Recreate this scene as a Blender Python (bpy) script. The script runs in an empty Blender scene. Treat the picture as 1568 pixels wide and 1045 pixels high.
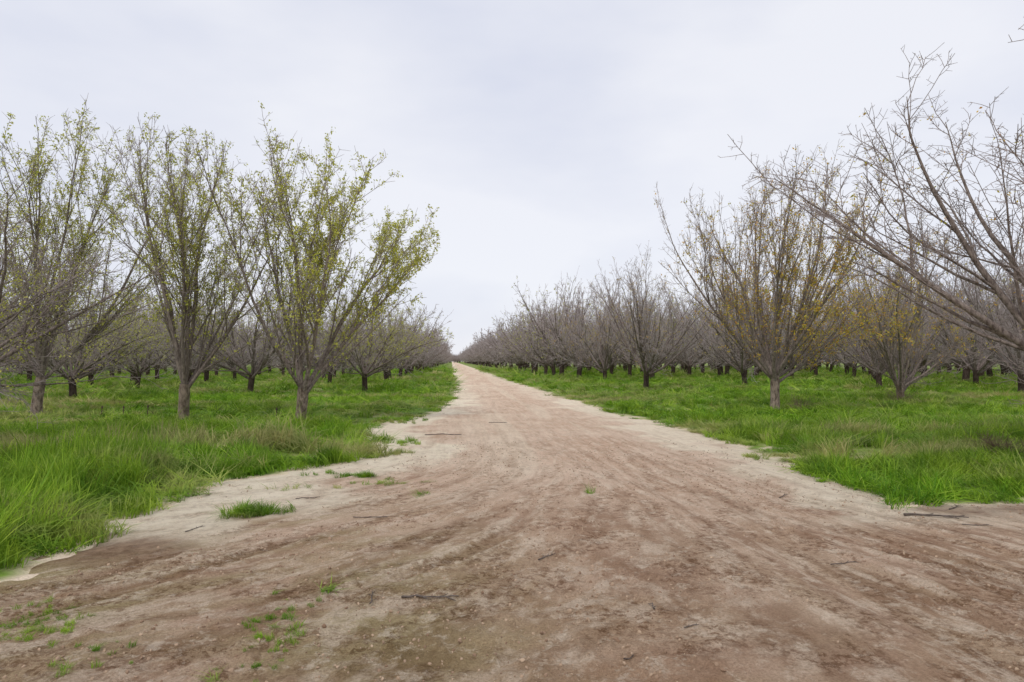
import bpy, math, numpy as np
rng = np.random.default_rng(11)
scene = bpy.context.scene
COL = scene.collection
R = math.radians

# ------------------------------------------------------------------ noise
def _h(xi, yi, s):
    h = (xi*374761393 + yi*668265263 + s*1274126177) & 0xffffffff
    h = ((h ^ (h >> 13))*1274126177) & 0xffffffff
    return ((h ^ (h >> 16)) & 0xffffff)/float(0xffffff)
def vn(x, y, s=0):
    x = np.asarray(x, float); y = np.asarray(y, float)
    xi = np.floor(x).astype(np.int64); yi = np.floor(y).astype(np.int64)
    fx = x-xi; fy = y-yi
    fx = fx*fx*(3-2*fx); fy = fy*fy*(3-2*fy)
    a = _h(xi, yi, s); b = _h(xi+1, yi, s); c = _h(xi, yi+1, s); d = _h(xi+1, yi+1, s)
    return (a*(1-fx)+b*fx)*(1-fy)+(c*(1-fx)+d*fx)*fy
def fbm(x, y, o=4, s=0):
    v = 0; a = .5; t = 0
    for i in range(o):
        v = v+a*vn(x*2**i+i*17.3, y*2**i-i*9.1, s+i); t += a; a *= .5
    return v/t
def ss(a, b, x):
    t = np.clip((x-a)/(b-a), 0, 1); return t*t*(3-2*t)

# ------------------------------------------------------------------ layout
def sdf(X, Y):
    L = np.interp(Y, [5.4,6.3,7.5,9.3,10.8,12.2,14.5,16.8,19,22.6,30,38,60,400],
                  [-3.5,-3.2,-3.4,-3.3,-2.15,-1.35,-1.5,-1.95,-1.6,-.3,.1,.27,.3,.3])
    Rr = np.interp(Y, [7,8.8,12.5,20,37,60,400], [5.0,5.36,5.65,5.2,4.95,4.9,4.9])
    Yc = np.where(X < 1, 5.3+0.02*X, 7.3+0.1*np.clip(X-5, 0, 8))
    a = np.minimum(X-L, Rr-X)
    c = np.minimum(Yc-Y, Y+5.0)
    n = (fbm(X*.9, Y*.9, 4, 5)-.5)*1.1 + (fbm(X*4, Y*4, 2, 9)-.5)*.75
    return np.maximum(a, c)+n*np.clip(1.2-Y/80, .25, 1)*.9
def gz(X, Y):
    s = sdf(X, Y)
    b = (fbm(X*.35, Y*.35, 3, 21)-.5)*.14*np.clip(1.3-np.abs(Y)/40, 0, 1)
    return np.where(s < 0, .02+b*ss(0, 1.5, -s), np.maximum(.02-s*.35, -.12))
def flow_u(X, Y):
    q = np.clip(12-Y, 0, 14)**2
    d = X-2.3
    a = .01+.059*ss(.8, -1.2, d)
    return d/(1+a*q)
# wheel tracks: (x at y=9, curvature towards the crossing track, half width, strength)
TR = [(1.0,-.115,.10,1.),(-.55,-.115,.10,.9),(.2,-.06,.08,.5),(2.0,-.012,.09,.8),(3.4,.015,.10,.6),(3.0,.075,.09,.9),(4.3,.085,.09,.7),(-1.5,-.10,.1,.6)]
def tracks(X, Y):
    m = np.zeros(np.shape(X)); e = m.copy()
    for i, (x0, c, w, st) in enumerate(TR):
        q = np.clip(9-Y, 0, 12)
        wob = .16*np.sin(Y*.31+i*2)+(fbm(Y*.3, Y*0+i*5, 2, 7)-.5)*.5
        f = np.where(Y > 9, 2.45+(x0-2.45)*np.clip(1-(Y-9)/60, .35, 1), x0+c*q*q)+wob
        sl = np.sqrt(1+(2*c*q)**2); d = (X-f)/(w*sl)
        on = ss(.42, .60, fbm(X*.5+i*7, Y*.35, 3, 131+i))*st*np.clip(1.6-Y/12, .3, 1)
        m = np.maximum(m, np.exp(-d**4)*on)
        e = np.maximum(e, np.exp(-(np.abs(d)-1.5)**2*5)*on)
    return m, e

# ------------------------------------------------------------------ mesh helpers
def mesh_from(name, V, Q, mats, mi=None, attrs=None, smooth=True):
    me = bpy.data.meshes.new(name)
    V = np.ascontiguousarray(V, np.float32); Q = np.ascontiguousarray(Q, np.int32)
    me.vertices.add(len(V)); me.vertices.foreach_set('co', V.ravel())
    if len(Q):
        me.loops.add(Q.size); me.loops.foreach_set('vertex_index', Q.ravel())
        me.polygons.add(len(Q))
        me.polygons.foreach_set('loop_start', np.arange(0, Q.size, Q.shape[1], dtype=np.int32))
        try: me.polygons.foreach_set('loop_total', np.full(len(Q), Q.shape[1], np.int32))
        except Exception: pass
    for m in mats: me.materials.append(m)
    if mi is not None: me.polygons.foreach_set('material_index', np.asarray(mi, np.int32))
    me.update(calc_edges=True)
    if len(Q): me.polygons.foreach_set('use_smooth', np.full(len(Q), smooth))
    for k, (typ, arr) in (attrs or {}).items():
        at = me.attributes.new(k, typ, 'POINT')
        key = 'vector' if typ == 'FLOAT_VECTOR' else 'value'
        at.data.foreach_set(key, np.ascontiguousarray(arr).ravel())
    return me
def obj(name, me, loc=(0,0,0), rz=0, col=COL):
    o = bpy.data.objects.new(name, me); o.location = loc; o.rotation_euler = (0,0,rz)
    if col: col.objects.link(o)
    return o

# ------------------------------------------------------------------ materials
class NT:
    def __init__(s, name):
        s.m = bpy.data.materials.new(name); s.m.use_nodes = True
        s.t = s.m.node_tree; s.b = s.t.nodes['Principled BSDF']; s.b.inputs['Roughness'].default_value = .9
        s.b.inputs['Specular IOR Level'].default_value = .12
    def n(s, typ, **kw):
        nd = s.t.nodes.new(typ)
        for k, v in kw.items():
            if k.startswith('i_'): nd.inputs[k[2:].replace('_', ' ')].default_value = v
            else: setattr(nd, k, v)
        return nd
    def l(s, a, b): s.t.links.new(a, b)
    def noise(s, vec, scale, det=4, rough=.55, dist=0):
        nd = s.n('ShaderNodeTexNoise', i_Scale=scale, i_Detail=det, i_Roughness=rough, i_Distortion=dist)
        if vec is not None: s.l(vec, nd.inputs['Vector'])
        return nd.outputs['Fac']
    def mapr(s, v, a, b, c=0., d=1.):
        nd = s.n('ShaderNodeMapRange'); nd.inputs[1].default_value = a; nd.inputs[2].default_value = b
        nd.inputs[3].default_value = c; nd.inputs[4].default_value = d
        s.l(v, nd.inputs[0]); return nd.outputs[0]
    def mix(s, f, a, b, bt='MIX'):
        nd = s.n('ShaderNodeMix', data_type='RGBA', blend_type=bt)
        for sock, v in ((nd.inputs[0], f), (nd.inputs[6], a), (nd.inputs[7], b)):
            if isinstance(v, (int, float)): sock.default_value = v
            elif isinstance(v, tuple): sock.default_value = (*v, 1)
            else: s.l(v, sock)
        return nd.outputs[2]
    def math(s, op, a, b=0.):
        nd = s.n('ShaderNodeMath', operation=op)
        for i, v in enumerate((a, b)):
            if isinstance(v, (int, float)): nd.inputs[i].default_value = v
            else: s.l(v, nd.inputs[i])
        return nd.outputs[0]
    def vscale(s, v, sc):
        nd = s.n('ShaderNodeMapping'); nd.inputs['Scale'].default_value = sc
        s.l(v, nd.inputs['Vector']); return nd.outputs[0]
    def attr(s, name, out='Fac'):
        nd = s.n('ShaderNodeAttribute', attribute_name=name); return nd.outputs[out]
    def bump(s, h, dist, st=1., prev=None):
        nd = s.n('ShaderNodeBump', i_Distance=dist, i_Strength=st); s.l(h, nd.inputs['Height'])
        if prev is not None: s.l(prev, nd.inputs['Normal'])
        return nd.outputs[0]

def dirt_colour(n, P, F, pale, damp, green, trk=None, edge=None):
    sx = n.n('ShaderNodeSeparateXYZ'); n.l(P, sx.inputs[0])
    near = n.mapr(sx.outputs[1], 5, 17, 1., .35)
    c = n.mix(n.mapr(n.noise(P, .55, 5), .35, .65), (.70,.50,.36), (.84,.655,.50))
    c = n.mix(n.math('MULTIPLY', damp, n.mapr(n.noise(P, 1.2, 5, .6), .34, .60, .35, 1)), c, (.44,.275,.17))
    c = n.mix(n.math('MULTIPLY', green, n.mapr(n.noise(n.vscale(F, (2.2,.5,1)), 1.2, 5, .6), .40, .60)), c, (.44,.355,.185))
    c = n.mix(pale, c, (.90,.79,.60))
    st = n.noise(n.vscale(F, (3.4,.30,1)), 1.6, 6, .62, .5)
    c = n.mix(n.math('MULTIPLY', near, n.mapr(st, .45, .60, 0, .75)), c, n.mix(1., c, (.60,.52,.46), 'MULTIPLY'))
    st2 = n.noise(n.vscale(F, (6,.9,1)), 1.5, 6, .70, .3)
    c = n.mix(n.mapr(st2, .50, .61, 0, .6), c, (.86,.71,.55))
    if trk is not None:
        tn = n.mapr(n.noise(P, 5, 6, .75), .38, .60, .25, .9)
        c = n.mix(n.math('MULTIPLY', trk, tn), c, n.mix(1., c, (.58,.49,.43), 'MULTIPLY'))
        c = n.mix(n.math('MULTIPLY', edge, n.mapr(n.noise(P, 7, 6, .75), .44, .58, 0, .7)), c, (.86,.72,.55))
    msk = n.math('MULTIPLY', near, n.mapr(n.noise(n.vscale(F, (2.4,.6,1)), 2.1, 4, .6), .44, .56))
    sp = n.mapr(n.noise(P, 13, 8, .8), .48, .56)
    c = n.mix(n.math('MULTIPLY', msk, sp), c, n.mix(1., c, (.50,.42,.36), 'MULTIPLY'))  # dark crumbly clods, partly bump shading put into the colour
    c = n.mix(n.mapr(n.noise(P, 60, 4, .8), .40, .56, .45, 0), c, n.mix(1., c, (.45,.39,.34), 'MULTIPLY'))
    c = n.mix(n.mapr(n.noise(P, 5, 8, .82), .54, .63, 0, .5), c, (.87,.74,.58))
    c = n.mix(n.math('MULTIPLY', pale, n.mapr(n.noise(P, 4, 7, .75), .40, .60, .2, .8)), c, (.92,.82,.64))
    return c

def dirt_mat():
    n = NT('dirt'); P = n.n('ShaderNodeNewGeometry').outputs['Position']; F = n.attr('flow', 'Vector')
    c = dirt_colour(n, P, F, n.attr('pale'), n.attr('damp'), n.attr('green'), n.attr('track'), n.attr('ridge'))
    c = n.mix(n.attr('wet'), c, n.mix(n.mapr(n.noise(P, 9, 6, .7), .4, .6), (.17,.095,.060), (.34,.22,.145)))
    n.l(c, n.b.inputs['Base Color']); n.b.inputs['Roughness'].default_value = .95
    b = n.bump(n.noise(P, 14, 8, .75), .06, 1.)
    b = n.bump(n.noise(n.vscale(F, (14,.8,1)), 1.5, 5, .6, .4), .035, .8, b)
    b = n.bump(n.noise(P, 70, 4, .7), .012, 1., b)
    n.l(b, n.b.inputs['Normal']); return n.m

def ground_mat():
    n = NT('orchard_floor'); P = n.n('ShaderNodeNewGeometry').outputs['Position']
    sd = n.attr('sd')
    z = n.n('ShaderNodeValue'); z.outputs[0].default_value = 0
    F = n.attr('flow', 'Vector')
    d = dirt_colour(n, P, F, n.mapr(sd, -.6, 0, 0, .45), n.mapr(sd, -.1, .2, .3, .5), z.outputs[0])
    g = n.mix(n.mapr(n.noise(P, .35, 5, .6), .35, .65), (.13,.25,.035), (.24,.36,.055))
    g = n.mix(n.mapr(n.noise(P, 6, 5, .7), .35, .7), n.mix(.5, g, (.10,.11,.03)), g)
    g = n.mix(n.mapr(n.noise(n.vscale(P, (.10,.5,1)), 1., 5, .6), .50, .62, 0, .8), g, (.48,.41,.22))
    c = n.mix(n.mapr(sd, -.35, -.05), g, d)
    n.l(c, n.b.inputs['Base Color'])
    n.l(n.bump(n.noise(P, 8, 7, .7), .06, .9), n.b.inputs['Normal']); return n.m

def leafy(name, cols, patch=None, transl=.35):
    n = NT(name); r = n.attr('rnd')
    cr = n.n('ShaderNodeValToRGB'); e = cr.color_ramp.elements
    while len(e) < len(cols): e.new(.5)
    for i, c in enumerate(cols): e[i].position = i/(len(cols)-1); e[i].color = (*c, 1)
    n.l(r, cr.inputs[0]); c = cr.outputs[0]
    if patch:
        P = n.n('ShaderNodeNewGeometry').outputs['Position']
        oi = n.n('ShaderNodeObjectInfo').outputs['Random']
        c = n.mix(n.mapr(n.noise(P, .45, 4, .6), .40, .60, 0, .85), c, n.mix(.6, c, patch[0]))
        c = n.mix(n.mapr(n.noise(P, 1.7, 4, .6), .46, .60, 0, .85), c, n.mix(.7, c, patch[2]))
        c = n.mix(n.mapr(n.noise(n.vscale(P, (.10,.5,1)), 1., 5, .6), .50, .63, 0, .8), c, patch[1])
        c = n.mix(n.mapr(oi, .0, 1., 0, .5), c, patch[2])
    n.l(c, n.b.inputs['Base Color']); n.b.inputs['Roughness'].default_value = .5
    tr = n.n('ShaderNodeBsdfTranslucent'); n.l(c, tr.inputs[0])
    mx = n.n('ShaderNodeMixShader'); mx.inputs[0].default_value = transl
    n.l(n.b.outputs[0], mx.inputs[1]); n.l(tr.outputs[0], mx.inputs[2])
    n.l(mx.outputs[0], n.t.nodes['Material Output'].inputs[0]); return n.m

def bark(name, a, b, sc):
    n = NT(name); P = n.n('ShaderNodeTexCoord').outputs['Object']
    f = n.noise(n.vscale(P, (1,1,.35)), sc, 6, .7)
    c = n.mix(n.mapr(f, .38, .60), a, b)
    oi = n.n('ShaderNodeObjectInfo').outputs['Random']
    c = n.mix(n.mapr(oi, 0, 1, 0, .3), c, n.mix(.5, a, b))
    n.l(c, n.b.inputs['Base Color'])
    n.l(n.bump(f, .05, 1.), n.b.inputs['Normal']); return n.m

M_dirt = dirt_mat(); M_ground = ground_mat()
M_grass = leafy('grass_blade', [(.06,.16,.006),(.18,.37,.014),(.30,.53,.030),(.50,.65,.08)],
                [(.44,.52,.07),(.60,.50,.25),(.05,.15,.012)], .35)  # darkest greens also paint in the shaded gaps between blades
M_leafG = leafy('leaf_green', [(.36,.40,.05),(.55,.55,.09),(.70,.66,.17)])
M_leafY = leafy('leaf_yellow', [(.46,.45,.06),(.64,.53,.07),(.70,.46,.07),(.62,.29,.05)])
M_trunk = bark('bark_trunk', (.085,.06,.045), (.38,.30,.24), 14)
M_limb = bark('bark_limb', (.12,.092,.078), (.34,.28,.24), 20)
M_twig = bark('bark_twig', (.26,.21,.19), (.42,.355,.325), 10)
M_trunkD = bark('bark_trunk_far', (.030,.020,.016), (.10,.072,.058), 14)  # darker trunk and limb bark for the mid and distant trees
M_limbD = bark('bark_limb_far', (.10,.075,.065), (.27,.22,.195), 14)
M_twigD = bark('bark_twig_far', (.34,.285,.27), (.50,.43,.415), 10)  # paler, more lavender twigs for the mid and distant trees
M_stick = bark('stick', (.10,.075,.06), (.24,.20,.17), 20)
M_dry = bark('dry_stem', (.12,.08,.06), (.32,.23,.15), 20)

# ------------------------------------------------------------------ tubes
def nrm(v): return v/np.maximum(np.linalg.norm(v, axis=-1, keepdims=True), 1e-9)
class Tubes:
    def __init__(s): s.g = {}
    def add(s, P, r, sides, mat): s.g.setdefault((len(P), sides, mat), []).append((P, r))
    def build(s):
        Vs, Qs, Ms = [], [], []; off = 0
        for (n, k, mat), L in s.g.items():
            P = np.array([a for a, _ in L]); r = np.array([b for _, b in L]); m = len(L)
            T = np.empty_like(P)
            if n > 2: T[:, 1:-1] = P[:, 2:]-P[:, :-2]
            T[:, 0] = P[:, 1]-P[:, 0]; T[:, -1] = P[:, -1]-P[:, -2]; T = nrm(T)
            mean = nrm(P[:, -1]-P[:, 0])
            ref = np.where(np.abs(mean[:, 2:3]) > .8, np.array([[1., 0, 0]]), np.array([[0, 0, 1.]]))[:, None, :]
            A = nrm(np.cross(T, ref)); B = np.cross(T, A)
            th = np.arange(k)*2*math.pi/k
            V = P[:, :, None, :]+r[:, :, None, None]*(A[:, :, None, :]*np.cos(th)[None, None, :, None]+B[:, :, None, :]*np.sin(th)[None, None, :, None])
            idx = np.arange(m*n*k).reshape(m, n, k)+off
            a = idx[:, :-1]; b = idx[:, 1:]
            Q = np.stack([a, np.roll(a, -1, 2), np.roll(b, -1, 2), b], -1).reshape(-1, 4)
            Vs.append(V.reshape(-1, 3)); Qs.append(Q); Ms.append(np.full(len(Q), mat)); off += m*n*k
        return np.concatenate(Vs), np.concatenate(Qs), np.concatenate(Ms)

def path(rg, p, d, L, n, wob, up):
    P = [p]; st = L/(n-1)
    W = rg.normal(0, wob, (n-1, 3))
    for i in range(n-1):
        d = d+W[i]; d[2] += up; d = d/math.sqrt(d[0]*d[0]+d[1]*d[1]+d[2]*d[2])
        p = p+d*st; P.append(p)
    return np.array(P)
def rotdir(rg, d, ang, up=0., az=None):
    r = rg.normal(0, 1, 3); r -= d*np.dot(r, d); r /= math.sqrt(r.dot(r))
    v = d*math.cos(ang)+r*math.sin(ang); v[2] += up
    return v/math.sqrt(v.dot(v))
def at(P, t):
    f = t*(len(P)-1); i = min(int(f), len(P)-2); u = f-i
    d = P[i+1]-P[i]
    return P[i]*(1-u)+P[i+1]*u, d/math.sqrt(d.dot(d)+1e-12)

def make_tree(name, seed, H, W, lean=(0,0), nsc=7, nsec=6, nwh=7, ntw=7, spur=0, open_=38, leaves=0,
              leafmat=None, leaf_bias=None, trunkh=.13, thick=1., twr=.0055, leaf_zmin=.25, lsize=.07, tr=.15, droop=0,
              low=0, dark=False, zp=99.97):
    rg = np.random.default_rng(seed)
    br = []
    th = H*trunkh
    tp = path(rg, np.array([0,0,-.15]), nrm(np.array([rg.normal(0,.10), rg.normal(0,.10), 1.])), th+.15, 6, .04, .02)
    r = np.array([tr*1.35, tr*1.08, tr*.98, tr*.95, tr*1.0, tr*.85])*thick
    br.append((tp, r, 12, 0, 0))
    top = tp[-1]; whp = []
    def rad(a, b, n): return np.linspace(a, b, n)
    for i in range(nsc+low):
        az = 2*math.pi*(i+rg.uniform(-.35, .35))/nsc
        inc = R(open_*rg.uniform(.25, 1.25)) if i < nsc else R(rg.uniform(62, 80))
        d = np.array([math.cos(az)*math.sin(inc), math.sin(az)*math.sin(inc), math.cos(inc)])
        L = H*rg.uniform(.42, .60); r0 = tr*rg.uniform(.33, .47)*thick
        P = path(rg, top-np.array([0,0,rg.uniform(.02,.3)]), d, L, 9, .06, .035 if i < nsc else .05)
        br.append((P, rad(r0, r0*.42, 9), 7, 1, 1))
        tip = P[-1]; dd = nrm(P[-1]-P[-2])
        P2 = path(rg, tip, dd, H*rg.uniform(.22, .33), 7, .08, .03)
        br.append((P2, rad(r0*.42, .006*thick, 7), 5, 1, 2)); whp.append(P2)
        for j in range(nsec):
            t = rg.uniform(.10, .95); p, pd = at(P, t)
            q = rotdir(rg, pd, R(rg.uniform(12, 42)), .12-droop*.3)
            rr = (r0*(1-t*.58))*rg.uniform(.42, .66)
            S = path(rg, p, q, H*rg.uniform(.28, .48)*(1-.3*t), 8, .08, .045-droop*.05)
            br.append((S, rad(rr, .006*thick, 8), 5, 1, 2)); whp.append(S)
        whp.append(P)
    tw = []
    for S in whp:
        for j in range(nwh+rg.integers(0, 3)):
            t = rg.uniform(.15, 1.); p, pd = at(S, t)
            q = rotdir(rg, pd, R(rg.uniform(15, 55)), rg.uniform(-.05, .4)-droop*rg.uniform(0,1.1))
            L = H*rg.uniform(.06, .21)*(1.1-.4*t)
            Wp = path(rg, p, q, L, 5, .10, .05-droop*.06)
            br.append((Wp, rad(.0085*thick, .0045*thick, 5), 3, 2, 3)); tw.append(Wp)
    tips = list(tw)
    for S in tw+whp:
        k = ntw+rg.integers(0, 3)
        for j in range(k):
            t = rg.uniform(.1, 1.); p, pd = at(S, t)
            q = rotdir(rg, pd, R(rg.uniform(30, 75)), rg.uniform(-.1, .3))
            X = path(rg, p, q, rg.uniform(.07, .34), 3, .16, .03)
            br.append((X, rad(twr*thick, twr*.6*thick, 3), 3, 2, 4)); tips.append(X)
            for m in range(spur):
                t2 = rg.uniform(.15, 1); p2, d2 = at(X, t2)
                X2 = path(rg, p2, rotdir(rg, d2, R(60)), rg.uniform(.03, .10), 2, .1, 0)
                br.append((X2, np.array([twr*.8, twr*.5])*thick, 3, 2, 5))
    allp = np.concatenate([b[0] for b in br])
    ctr = allp[:, :2].mean(0)
    rr = np.linalg.norm(allp[:, :2]-ctr, axis=1)
    sxy = (W/2)/np.percentile(rr, 97.); sz = H/np.percentile(allp[:, 2], zp)
    def tf(P):
        P = P.copy(); z = np.clip(P[:, 2]*sz, 0, None)
        k = ss(.0, th, P[:, 2])
        s = 1+(sxy-1)*k
        P[:, 0] = P[:, 0]*s-ctr[0]*sxy*k*np.clip(z/H, 0, 1); P[:, 1] = P[:, 1]*s-ctr[1]*sxy*k*np.clip(z/H, 0, 1)
        P[:, 2] = P[:, 2]*np.where(P[:, 2] > 0, sz, 1)
        P[:, 0] += lean[0]*(z/H)**1.3; P[:, 1] += lean[1]*(z/H)**1.3
        return P
    T = Tubes()
    for P, r, k, m, lv in br: T.add(tf(P), r, k, m)
    V, Q, Mi = T.build(); rnd = np.zeros(len(V), np.float32)
    mats = [M_trunkD, M_limbD, M_twigD] if dark else [M_trunk, M_limb, M_twig]
    if leaves:
        mats.append(leafmat); TP = [tf(P) for P in tips]
        n = 0; Cs = []; Ds = []
        while n < leaves:
            S = TP[rg.integers(len(TP))]; p, d = at(S, rg.uniform(0, 1))
            if p[2] < H*leaf_zmin*rg.uniform(.6, 1.4): continue
            w = (.25+1.3*float(vn(p[0]*1.3+seed*3, p[2]*.8+p[1], 8)))*.8
            if leaf_bias is not None: w *= 1/(1+math.exp(-(p[0]*leaf_bias[0]+(p[2]-H*.5)*leaf_bias[1])))
            if rg.random() > w: continue
            for q in range(rg.integers(3, 7)):
                Cs.append(p+rg.normal(0, .04, 3)); Ds.append(d); n += 1
        C = np.array(Cs); m = len(C)
        D = nrm(np.array(Ds)*.4+rg.normal(0, .8, (m, 3))+np.array([0, 0, -.45]))
        Sd = nrm(np.cross(D, rg.normal(0, 1, (m, 3)))); N = np.cross(D, Sd)
        l = lsize*rg.uniform(.6, 1.25, (m, 1)); w = l*.27
        lv = np.stack([C, C+D*l*.45+Sd*w+N*w*.3, C+D*l, C+D*l*.45-Sd*w+N*w*.3], 1).reshape(-1, 3)
        lq = np.arange(m*4).reshape(-1, 4)+len(V)
        V = np.concatenate([V, lv]); Q = np.concatenate([Q, lq]); Mi = np.concatenate([Mi, np.full(m, 3)])
        rnd = np.concatenate([rnd, np.repeat(rg.random(m), 4).astype(np.float32)])
    return mesh_from(name, V, Q, mats, Mi, {'rnd': ('FLOAT', rnd.astype(np.float32))})

# ------------------------------------------------------------------ ground + road
def grid(xs, ys, zf, name, mat, keep=None, extra=None):
    X, Y = np.meshgrid(xs, ys); s = sdf(X, Y); Z = zf(X, Y, s)
    V = np.stack([X, Y, Z], -1).reshape(-1, 3)
    idx = np.arange(X.size).reshape(X.shape)
    Q = np.stack([idx[:-1, :-1], idx[:-1, 1:], idx[1:, 1:], idx[1:, :-1]], -1).reshape(-1, 4)
    if keep is not None:
        k = keep(s).ravel(); Q = Q[k[Q].any(1)]
        used = np.unique(Q); rm = -np.ones(X.size, int); rm[used] = np.arange(len(used)); Q = rm[Q]; V = V[used]
    else: used = np.arange(X.size)
    Xf = X.ravel()[used]; Yf = Y.ravel()[used]; sf = s.ravel()[used]
    at = {'sd': ('FLOAT', sf.astype(np.float32)),
          'flow': ('FLOAT_VECTOR', np.stack([flow_u(Xf, Yf), Yf, 0*Xf], -1).astype(np.float32))}
    if extra: at.update(extra(Xf, Yf, sf))
    return mesh_from(name, V, Q, [mat], None, at)

def prog(a, b, s0, g):
    o = [a]; st = s0
    while o[-1] < b: o.append(o[-1]+st); st *= g
    return np.array(o)
xs = np.concatenate([-prog(6, 900, .3, 1.07)[::-1], np.arange(-5.75, 7.9, .25), prog(8, 900, .3, 1.07)])
ys = np.concatenate([-prog(0, 120, .4, 1.12)[::-1], np.arange(.25, 42, .25), prog(42, 1600, .3, 1.05)])
obj('ground', grid(xs, ys, lambda X, Y, s: gz(X, Y), 'ground', M_ground))

xs = np.concatenate([np.arange(-14, -4, .12), np.arange(-4, 6.2, .04), np.arange(6.2, 15, .12)])
yl = [12.]
while yl[-1] < 1300: yl.append(yl[-1]*1.008)
ys = np.concatenate([np.arange(-4, 1.4, .2), np.arange(1.4, 12, .036), yl])
def roadz(X, Y, s):
    u = flow_u(X, Y)
    z = np.clip(.02+s*.2, -.25, .02)
    inn = ss(-.05, .5, s); near = np.clip(1.4-Y/25, 0, 1)*inn; nf = np.clip(1.3-Y/12, 0, 1)*inn
    rough = ss(.42, .60, fbm(u*2.4, Y*.6, 3, 47))
    m, e = tracks(X, Y)
    z = z+near*((fbm(u*2.4, Y*.2, 2, 31)-.5)*.07-.018*m+.012*e)+nf*((fbm(u*9, Y*.6, 3, 37)-.5)*.03
                + (fbm(X*5, Y*5, 3, 41)-.5)*.025+np.clip(fbm(X*13, Y*13, 2, 43)-.46, 0, 1)*.07*np.maximum(rough, e*.7))
    return z
def zones(X, Y, s):
    n1 = fbm(X*1.1, Y*1.1, 4, 51); n2 = fbm(X*.4, Y*.4, 4, 57); u = flow_u(X, Y)
    wd = np.where((X < 0) & (Y < 13), 1.9, 1.45)
    pale = ss(wd, .4, s+(n1-.5)*2.2)*ss(6.2, 7.4, Y)
    pale = pale*np.where(Y > 30, .6, 1)*np.where(X > 2.5, .75, 1)
    pale = np.maximum(pale, .25*ss(.50, .66, fbm(u*2, Y*.12, 4, 61))*ss(5, 13, Y)*ss(-.5,1.2,X))
    damp = ss(11., 3.6, Y+(n2-.5)*6)*.95*np.where(X > 1.5, .8, 1.)
    wet = np.maximum(ss(1.0, .3, np.hypot((X+3.0)/1.0, (Y-6.4)/.6)+(n1-.5)*1.2)*.75,
                     ss(1.0, .4, np.hypot((X-6.9)/1.7, (Y-7.2)/.7)+(n1-.5)*1.2))
    green = ss(1.2, -1.0, X)*ss(9.5, 6.5, Y)*.8+.25*ss(8, 4, Y)
    m, e = tracks(X, Y); f = np.clip(1.25-Y/45, 0, 1)
    F = lambda a: ('FLOAT', np.clip(a, 0, 1).astype(np.float32))
    return {'pale': F(pale), 'damp': F(damp), 'green': F(green), 'track': F(m*f), 'ridge': F(e*f), 'wet': F(wet)}
obj('dirt_road', grid(xs, ys, roadz, 'dirt_road', M_dirt, keep=lambda s: s > -.7, extra=zones))
def surf(X, Y):
    s = sdf(X, Y); return np.where(s > -.06, roadz(X, Y, s), gz(X, Y))

# ------------------------------------------------------------------ scatter through geometry nodes
def scatter(name, P, rot, scl, idx, meshes):
    src = bpy.data.collections.new(name+'_source')
    for i, m in enumerate(meshes):
        src.objects.link(bpy.data.objects.new('%s_part_%02d' % (name, i), m))
    me = bpy.data.meshes.new(name); n = len(P)
    me.vertices.add(n); me.vertices.foreach_set('co', np.ascontiguousarray(P, np.float32).ravel())
    a = me.attributes.new('rot', 'FLOAT_VECTOR', 'POINT'); a.data.foreach_set('vector', np.ascontiguousarray(rot, np.float32).ravel())
    a = me.attributes.new('scl', 'FLOAT_VECTOR', 'POINT'); a.data.foreach_set('vector', np.ascontiguousarray(scl, np.float32).ravel())
    a = me.attributes.new('pick', 'INT', 'POINT'); a.data.foreach_set('value', np.ascontiguousarray(idx, np.int32))
    o = obj(name, me)
    g = bpy.data.node_groups.new(name, 'GeometryNodeTree')
    g.interface.new_socket('Geometry', in_out='INPUT', socket_type='NodeSocketGeometry')
    g.interface.new_socket('Geometry', in_out='OUTPUT', socket_type='NodeSocketGeometry')
    N = g.nodes.new; gi = N('NodeGroupInput'); go = N('NodeGroupOutput'); ip = N('GeometryNodeInstanceOnPoints')
    ci = N('GeometryNodeCollectionInfo'); ci.inputs['Collection'].default_value = src
    ci.inputs['Separate Children'].default_value = True; ci.inputs['Reset Children'].default_value = True
    def na(nm, t):
        q = N('GeometryNodeInputNamedAttribute'); q.data_type = t; q.inputs['Name'].default_value = nm; return q.outputs['Attribute']
    er = N('FunctionNodeEulerToRotation'); K = g.links.new
    K(na('rot', 'FLOAT_VECTOR'), er.inputs[0]); K(er.outputs[0], ip.inputs['Rotation'])
    K(na('scl', 'FLOAT_VECTOR'), ip.inputs['Scale']); K(na('pick', 'INT'), ip.inputs['Instance Index'])
    ip.inputs['Pick Instance'].default_value = True
    K(gi.outputs[0], ip.inputs['Points']); K(ci.outputs[0], ip.inputs['Instance']); K(ip.outputs[0], go.inputs[0])
    md = o.modifiers.new('scatter', 'NODES'); md.node_group = g
    return o

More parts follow.
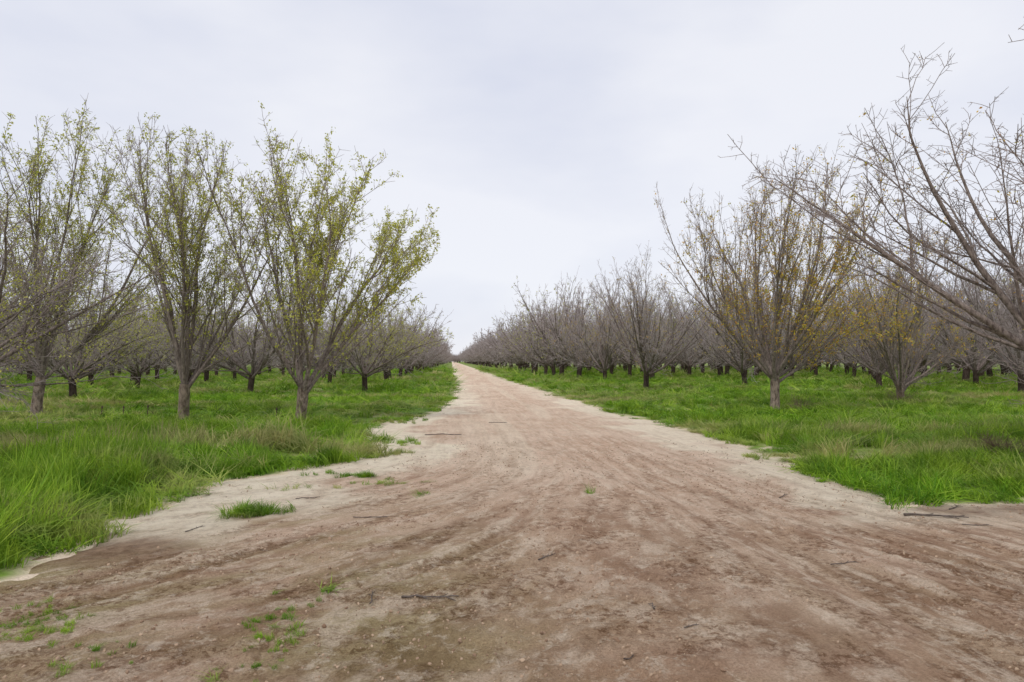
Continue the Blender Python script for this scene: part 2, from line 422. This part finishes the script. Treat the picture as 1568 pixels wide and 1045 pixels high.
# grass tufts
def tuft(seed, nb, rad, h, wid, bend):
    rg = np.random.default_rng(seed)
    a = rg.uniform(0, 2*math.pi, nb); rr = rad*np.sqrt(rg.random(nb))
    B = np.stack([np.cos(a)*rr, np.sin(a)*rr, np.full(nb, -.03)], -1)
    az = rg.uniform(0, 2*math.pi, nb)*.6+rg.uniform(0, 6)
    D = np.stack([np.cos(az), np.sin(az), 0*az], -1); Sd = np.stack([-np.sin(az), np.cos(az), 0*az], -1)
    tw = rg.uniform(-1, 1, nb)[:, None]; Sd = nrm(Sd+D*tw)
    H = h*rg.uniform(.45, 1.15, nb); bn = bend*rg.uniform(.2, 1.3, nb)*H
    t = np.array([0, .35, .7, 1.]); w = np.array([.8, 1, .7, .08])*wid
    C = B[:, None]+D[:, None]*(bn[:, None]*t**2)[..., None]+np.array([0, 0, 1])*(H[:, None]*(t-.25*bend*t**3))[..., None]
    wv = (w[None]*rg.uniform(.7, 1.3, nb)[:, None])[..., None]*Sd[:, None]
    V = np.stack([C-wv, C+wv], 2).reshape(-1, 3); idx = np.arange(nb*8).reshape(nb, 4, 2)
    Q = np.stack([idx[:, :-1, 0], idx[:, :-1, 1], idx[:, 1:, 1], idx[:, 1:, 0]], -1).reshape(-1, 4)
    rnd = np.clip(np.repeat(rg.random(nb), 8)*.8+np.tile(np.repeat(t, 2), nb)*.2, 0, 1)
    return mesh_from('grass_tuft', V, Q, [M_grass], None, {'rnd': ('FLOAT', rnd.astype(np.float32))})
tufts = [tuft(i, 42, .13, .30, .0052, b) for i, b in enumerate([.5, .9, 1.2, .7, 1.5])]
tufts += [tuft(10+i, 40, .16, .26, .0075, b) for i, b in enumerate([.5, .9, 1.3])]
Ps, Ss, Is, Rs = [], [], [], []
def push(X, Y, Z, sx, sz, kinds):
    n = len(X); Ps.append(np.stack([X, Y, Z], -1)); Ss.append(np.stack([sx, sx, sz], -1)); Is.append(rng.choice(kinds, n))
    # the long grass leans together in patches, as if combed by wind and its own weight
    a = fbm(X*.35, Y*.35, 2, 83)*12; m = .12+.55*ss(.42, .70, fbm(X*.7, Y*.7, 3, 87))
    Rs.append(np.stack([np.cos(a)*m+rng.normal(0, .08, n), np.sin(a)*m+rng.normal(0, .08, n), rng.uniform(0, 6.28, n)], -1))
def band(x0, x1, y0, y1, dens, sx, sz, kinds):
    n = int((x1-x0)*(y1-y0)*dens)
    X = rng.uniform(x0, x1, n); Y = rng.uniform(y0, y1, n)
    s = sdf(X, Y); k = (s < -.02)
    k &= (np.abs(X) < Y*1.05+9)
    bare = fbm(X*.8, Y*.8, 3, 71); k &= ~((bare > .64) & (rng.random(n) < .8))
    k &= ~((s > -.5) & (rng.random(n) < .35) & (fbm(X*3, Y*3, 2, 73) > .5))
    X, Y, s = X[k], Y[k], s[k]
    cl = ss(.32, .66, fbm(X*1.5, Y*1.5, 3, 77))
    hh = (.30+.70*ss(0, .8, -s))*(.34+1.25*cl)
    lush = np.where((X < 0) & (Y < 13), 1.55, 1.0)*np.where(Y > 16, .72, 1.)
    push(X, Y, gz(X, Y), sx*rng.uniform(.8, 1.25, len(X)), hh*lush*sz*rng.uniform(.75, 1.25, len(X)), kinds)
band(-16, 18, 2.5, 11, 46, 1., 1., [0,1,2,3,4])
band(-22, 24, 11, 18, 26, 1.25, 1., [0,1,2,3,4])
band(-34, 38, 18, 34, 12, 1.4, 1., [5,6,7])
band(-62, 75, 34, 75, 2.8, 2.6, 1., [5,6,7])
band(-70, 90, 75, 140, .35, 5., 1.2, [5,6,7])
def clump(x, y, rx, ry, n, hz, sx=.7):
    X = x+rng.normal(0, rx, n); Y = y+rng.normal(0, ry, n)
    push(X, Y, surf(X, Y), sx*rng.uniform(.7, 1.2, n), hz*rng.uniform(.6, 1.3, n), [0,1,2,3,4])
clump(-2.17, 7.75, .15, .10, 34, .5, .55)
for (x, y, rx, ry, n, h) in [(-1.25,10.1,.18,.12,14,.3),(-1.0,9.6,.2,.1,10,.22),(-1.35,19.3,.35,.5,40,.5),(-.9,14.2,.15,.3,14,.4),(-1.7,10.3,.2,.1,12,.25),
        (-.35,8.6,.05,.04,4,.2),(1.7,8.6,.03,.02,2,.25),(-.9,5.0,.04,.03,2,.2),(5.3,11.5,.15,.2,12,.35),(-1.0,12.6,.12,.2,10,.4),
        (-2.0,9.2,.2,.1,6,.15)]:
    clump(x, y, rx, ry, n, h, .5)
for i in range(900):   # seedlings creeping onto the sandy shoulders
    y = rng.uniform(5.2, 24); x = rng.uniform(-4, 6.4); s = float(sdf(np.array(x), np.array(y)))
    if -.1 < s < .55 and rng.random() < .32*(1-s/.55) and float(fbm(np.array(x*2.), np.array(y*2.), 2, 95)) > .5:
        clump(x, y, .05, .05, int(rng.integers(1, 4)), rng.uniform(.12, .4), rng.uniform(.2, .5))
n = 420; X = rng.uniform(-4.5, -.9, n); Y = 4.25+.22*(-X-1)+rng.normal(0, .30, n)
k = fbm(X*2, Y*2, 3, 91) > .47; X = X[k]; Y = Y[k]; w = rng.uniform(.08, .24, len(X))
push(X, Y, surf(X, Y), w, w*.8, [0,1,2,3,4])
scatter('grass', np.concatenate(Ps), np.concatenate(Rs), np.concatenate(Ss), np.concatenate(Is), tufts)

# clods
def clod(seed):
    import bmesh
    bm = bmesh.new(); bmesh.ops.create_icosphere(bm, subdivisions=2, radius=1)
    rg = np.random.default_rng(seed); o = rg.uniform(0, 50, 3)
    for v in bm.verts:
        c = v.co; f = .75+.6*float(fbm(np.array(c.x*1.3+o[0]+c.z), np.array(c.y*1.3+o[1]-c.z*.7), 3, seed))
        v.co = c*f; v.co.z *= .65
    me = bpy.data.meshes.new('clod'); bm.to_mesh(me); bm.free(); me.materials.append(M_clod); return me
def simple(name, a, b):
    q = NT(name); oi = q.n('ShaderNodeObjectInfo').outputs['Random']
    q.l(q.mix(oi, a, b), q.b.inputs['Base Color']); return q.m
M_clod = simple('clod', (.24,.155,.10), (.46,.34,.235))
n = 30000; X = rng.uniform(-6, 9, n); Y = 1.6+12.5*rng.random(n)**1.5
s = sdf(X, Y); k = (s > -.1) & (rng.random(n) < .04+1.3*ss(.46, .62, fbm(flow_u(X,Y)*2.4, Y*.6, 3, 47))+.4*tracks(X, Y)[1])
X, Y = X[k], Y[k]; n = len(X); r = .003+.010*rng.random(n)**3+.007*(rng.random(n) > .985)
scatter('dirt_clods', np.stack([X, Y, surf(X, Y)+r*.1], -1), rng.uniform(0, 6.28, (n, 3)), np.stack([r*1.2, r, r], -1), rng.integers(0, 4, n), [clod(i) for i in range(4)])

# ------------------------------------------------------------------ named trees
def tree(me, x, y, rz=0., s=1.):
    o = obj('almond_tree', me, (x, y, float(gz(np.array(x), np.array(y)))), rz); o.scale = (s, s, s); return o
tA = make_tree('tA', 3, 7.9, 6.2, lean=(.7, 0), nsc=8, nsec=7, nwh=8, ntw=7, leaves=24000, leafmat=M_leafG, leaf_bias=(.9, .3), open_=38)
tree(tA, -4.1, 18.8)
tB = make_tree('tB', 14, 8.3, 5.4, lean=(.3, 0), nsc=8, nsec=6, nwh=8, ntw=7, leaves=14000, leafmat=M_leafG, open_=30, zp=99.8)
tree(tB, -7.5, 20.0)
tC = make_tree('tC', 25, 8.9, 6.8, lean=(.2, 0), nsc=8, nsec=7, nwh=8, ntw=7, leaves=20000, leafmat=M_leafG, open_=34, zp=99.8)
tree(tC, -12.4, 21.7)
tE = make_tree('tE', 39, 8.2, 7.8, lean=(.4, 0), nsc=9, nsec=7, nwh=8, ntw=8, leaves=20000, leafmat=M_leafY, leaf_bias=(.3, -.3), open_=44, leaf_zmin=.2, low=3, zp=99.8)
tree(tE, 10.6, 21.7)
tF = make_tree('tF', 47, 7.8, 7.4, nsc=9, nsec=6, nwh=7, ntw=7, leaves=6500, leafmat=M_leafY, open_=44, trunkh=.08, low=2)
tree(tF, 18.0, 26.0)
tG = make_tree('tG', 58, 6.7, 9.6, lean=(.1, 0), nsc=10, nsec=6, nwh=7, ntw=6, spur=2, leaves=1800, leafmat=M_leafY, open_=48, tr=.17, lsize=.045, twr=.0050, low=3, zp=99.9)
tree(tG, 9.9, 9.0, 0)
tK = make_tree('tK', 69, 5.2, 8.4, nsc=8, nsec=5, nwh=7, ntw=6, spur=1, leaves=6000, leafmat=M_leafG, open_=54, droop=.3, low=3, twr=.0048, lsize=.05)
tree(tK, -9.9, 12.2)
V1 = [make_tree('tm%d' % i, 100+i, 8.6, 9.2, nsc=9, nsec=6, nwh=7, ntw=5, open_=54, twr=.0075, thick=1.1, leaves=[1500,0,3000][i], leafmat=M_leafY, droop=.2, low=3, trunkh=.12, dark=True) for i in range(3)]
V2 = [make_tree('tn%d' % i, 120+i, 7.0, 8.4, nsc=9, nsec=6, nwh=7, ntw=5, open_=54, twr=.0075, leaves=[3000,10000][i], leafmat=M_leafG, droop=.2, low=3, trunkh=.15, dark=True) for i in range(2)]
mid = [(V2[1],-4.65,37.3),(V2[0],-10.1,35.5),(V2[0],-18.4,41.8),(V2[1],-23,46),(V2[0],-8.3,47.5),(V2[0],-18.5,50),(V2[1],-16.5,31.5),(V2[0],-27,36),
       (V1[0],10.9,37.8),(V1[1],28.5,32),(V1[2],24.9,56),(V1[0],28.4,43.9),(V1[1],33,40.5),(V1[2],12,52.5),(V1[1],19.5,44),(V1[0],24,36.5)]
for i, (m, x, y) in enumerate(mid): tree(m, x, y, i*2.1, rng.uniform(.94, 1.06))
# distant orchard (one instanced mass)
L1 = [make_tree('td%d' % i, 200+i, 8.4, 9.2, nsc=7, nsec=5, nwh=7, ntw=2, open_=52, twr=.013, thick=1.4, droop=.25, low=3, trunkh=.14, dark=True, tr=.15, leaves=[0,600,0,1200][i], leafmat=M_leafG, lsize=.12) for i in range(4)]
L2 = [make_tree('te%d' % i, 220+i, 8.4, 9.2, nsc=7, nsec=4, nwh=6, ntw=0, open_=52, twr=.03, thick=2.8, droop=.3, low=3, trunkh=.14, dark=True, tr=.08) for i in range(3)]
PP, SS, RR, II = [], [], [], []
def addt(x, y, s):
    PP.append((x, y, -.02)); q = s*rng.uniform(.86, 1.1); SS.append((q*rng.uniform(.9,1.08), q*rng.uniform(.9,1.08), q)); RR.append((0, 0, rng.uniform(0, 6.28)))
    II.append(rng.integers(0, 4) if y < 105 else rng.integers(4, 7))
for j in range(80):
    for i in range(13):
        y = 47+6.8*j
        if i > 3 and y > 150: continue
        if i > 1 and y > 260: continue
        x = -4.9-6.6*i+rng.normal(0, .3); yy = y+rng.normal(0, .4)
        if x > -.95*yy-12 and not (y < 52 and i < 4) and rng.random() > .04: addt(x, yy, .90)
        x = 11.2+6.6*i+rng.normal(0, .3)
        if x < 1.1*yy+12 and not (y < 54 and i < 4) and rng.random() > .04: addt(x, yy, 1.15)
for i in range(50):
    addt(rng.uniform(-12, 16), 640+rng.uniform(0, 60), 1.0)
for i in range(14): addt(-34-6.5*(i % 7), 33+6.8*(i//7), .8)
for i in range(21): addt(38+6.5*(i % 7), 28+6.8*(i//7), .97)
scatter('distant_almond_orchard', np.array(PP), np.array(RR), np.array(SS), np.array(II), L1+L2)

# ------------------------------------------------------------------ sticks, stakes, dry weed
def stick(x, y, ang, L, r=.007, fork=True):
    rg = np.random.default_rng(int(abs(x*100+y*37)))
    P = path(rg, np.zeros(3), np.array([1., 0, 0]), L, 9, .13, 0); P[:, 2] = 0
    ca, sa = math.cos(ang), math.sin(ang)
    def place(P):
        Q = np.stack([x+P[:, 0]*ca-P[:, 1]*sa, y+P[:, 0]*sa+P[:, 1]*ca], -1)
        z = surf(Q[:, 0], Q[:, 1]); return np.column_stack([Q, np.maximum(z, z.mean())+r*1.3])
    T = Tubes(); T.add(place(P), np.linspace(r, r*.45, 9), 6, 0)
    if fork:
        for t in (.35, .6, .8):
            p, d = at(P, t); B = path(rg, p, nrm(np.array([d[0], d[1]+rg.choice([-1, 1])*.8, 0])), L*.22, 4, .1, 0); B[:, 2] = 0
            T.add(place(B), np.linspace(r*.6, r*.3, 4), 5, 0)
    V, Q, M = T.build(); obj('fallen_stick', mesh_from('fallen_stick', V, Q, [M_stick]))
for a in [(-.35,4.92,-.12,.42,.008),(-.55,4.75,1.2,.22,.005),(.73,5.75,.85,.24,.006),(4.85,7.0,-.30,.70,.014),(-1.05,7.5,-.25,.38,.006),
          (-.6,15.5,.15,.9,.011),(1.35,4.5,1.7,.18,.005),(1.45,4.2,.7,.12,.004),(3.1,5.4,.1,.25,.005),(1.0,18.5,0.1,.5,.009),(.95,3.75,.6,.12,.004),(4.0,8.1,.5,.3,.006),
          (-1.9,8.6,.3,.3,.006),(5.6,7.3,.4,.35,.007),(-2.6,7.0,.9,.25,.005),(5.2,6.6,-.2,.3,.005)]:
    stick(*a)
def stake(x, y):
    z = float(gz(np.array(x), np.array(y))); T = Tubes()
    T.add(np.array([[0,0,-.1],[0,0,.15],[.01,0,.32]]), np.array([.013,.012,.011]), 6, 0)
    T.add(np.array([[.01,0,.30],[.01,0,.33],[.01,0,.38]]), np.array([.024,.028,.010]), 8, 0)
    T.add(np.array([[0,0,.25],[.12,.02,.18],[.2,.03,.05],[.25,.03,-.03]]), np.array([.006]*4), 5, 0)
    V, Q, M = T.build(); obj('irrigation_sprinkler_stake', mesh_from('stake', V, Q, [M_pl]), (x, y, z))
M_pl = simple('stake_plastic', (.05,.035,.03), (.10,.07,.055))
for x, y in [(-10.3,21.2),(-9.6,21.0),(-9.0,21.2),(-4.95,19.9)]: stake(x, y)
def weed(x, y, h, seed, n=70):
    rg = np.random.default_rng(seed); T = Tubes()
    for i in range(n):
        d = nrm(np.array([rg.normal(0, .6), rg.normal(0, .6), 1.])); P = path(rg, np.array([rg.normal(0,.05), rg.normal(0,.05), -.02]), d, h*rg.uniform(.5, 1.1), 6, .16, -.02)
        T.add(P, np.linspace(.004, .002, 6), 3, 0)
        for q in range(4):
            p, dd = at(P, rg.uniform(.3, 1)); T.add(path(rg, p, rotdir(rg, dd, .9), h*.25, 3, .2, 0), np.array([.003,.002,.001]), 3, 0)
    V, Q, M = T.build(); obj('dry_weed', mesh_from('dry_weed', V, Q, [M_dry]), (x, y, float(gz(np.array(x), np.array(y)))))
weed(9.0, 10.6, .6, 1, 160); weed(11.2, 21.2, .8, 2, 40); weed(17.4, 25.3, 1.0, 3, 50)

# ------------------------------------------------------------------ camera, light, world
cam = bpy.data.cameras.new('camera'); cam.lens = 24; cam.sensor_width = 36; cam.clip_end = 4000
co = bpy.data.objects.new('camera', cam); COL.objects.link(co)
co.location = (0, 0, 1.7); co.rotation_euler = (R(91.67), 0, R(-5.03)); scene.camera = co
sun = bpy.data.lights.new('sun', 'SUN'); sun.energy = 1.5; sun.angle = R(12); sun.color = (1, .96, .91)
so = bpy.data.objects.new('sun', sun); COL.objects.link(so); so.rotation_euler = (R(35), 0, R(-30))
w = bpy.data.worlds.new('World'); scene.world = w; w.use_nodes = True; t = w.node_tree; t.nodes.clear(); N = t.nodes.new; K = t.links.new
sky = N('ShaderNodeTexSky'); sky.sky_type = 'NISHITA'; sky.sun_disc = False; sky.sun_elevation = R(55); sky.sun_rotation = R(210)
b1 = N('ShaderNodeBackground'); b1.inputs[1].default_value = .10; K(sky.outputs[0], b1.inputs[0])
tc = N('ShaderNodeTexCoord'); mp = N('ShaderNodeMapping'); mp.inputs['Scale'].default_value = (1, 1, 2.6); K(tc.outputs['Generated'], mp.inputs[0])
nz = N('ShaderNodeTexNoise'); nz.inputs['Scale'].default_value = 1.5; nz.inputs['Detail'].default_value = 5; nz.inputs['Roughness'].default_value = .5; K(mp.outputs[0], nz.inputs['Vector'])
cr = N('ShaderNodeValToRGB'); cr.color_ramp.elements[0].position = .36; cr.color_ramp.elements[1].position = .64
cr.color_ramp.elements[0].color = (.71,.745,.88,1); cr.color_ramp.elements[1].color = (.93,.94,1.0,1); K(nz.outputs[0], cr.inputs[0])
b2 = N('ShaderNodeBackground'); b2.inputs[1].default_value = 1.0; K(cr.outputs[0], b2.inputs[0])
mx = N('ShaderNodeMixShader'); mx.inputs[0].default_value = .9; K(b1.outputs[0], mx.inputs[1]); K(b2.outputs[0], mx.inputs[2])
ou = N('ShaderNodeOutputWorld'); K(mx.outputs[0], ou.inputs[0])
scene.view_settings.view_transform = 'Standard'; scene.view_settings.look = 'None'; scene.view_settings.exposure = 0
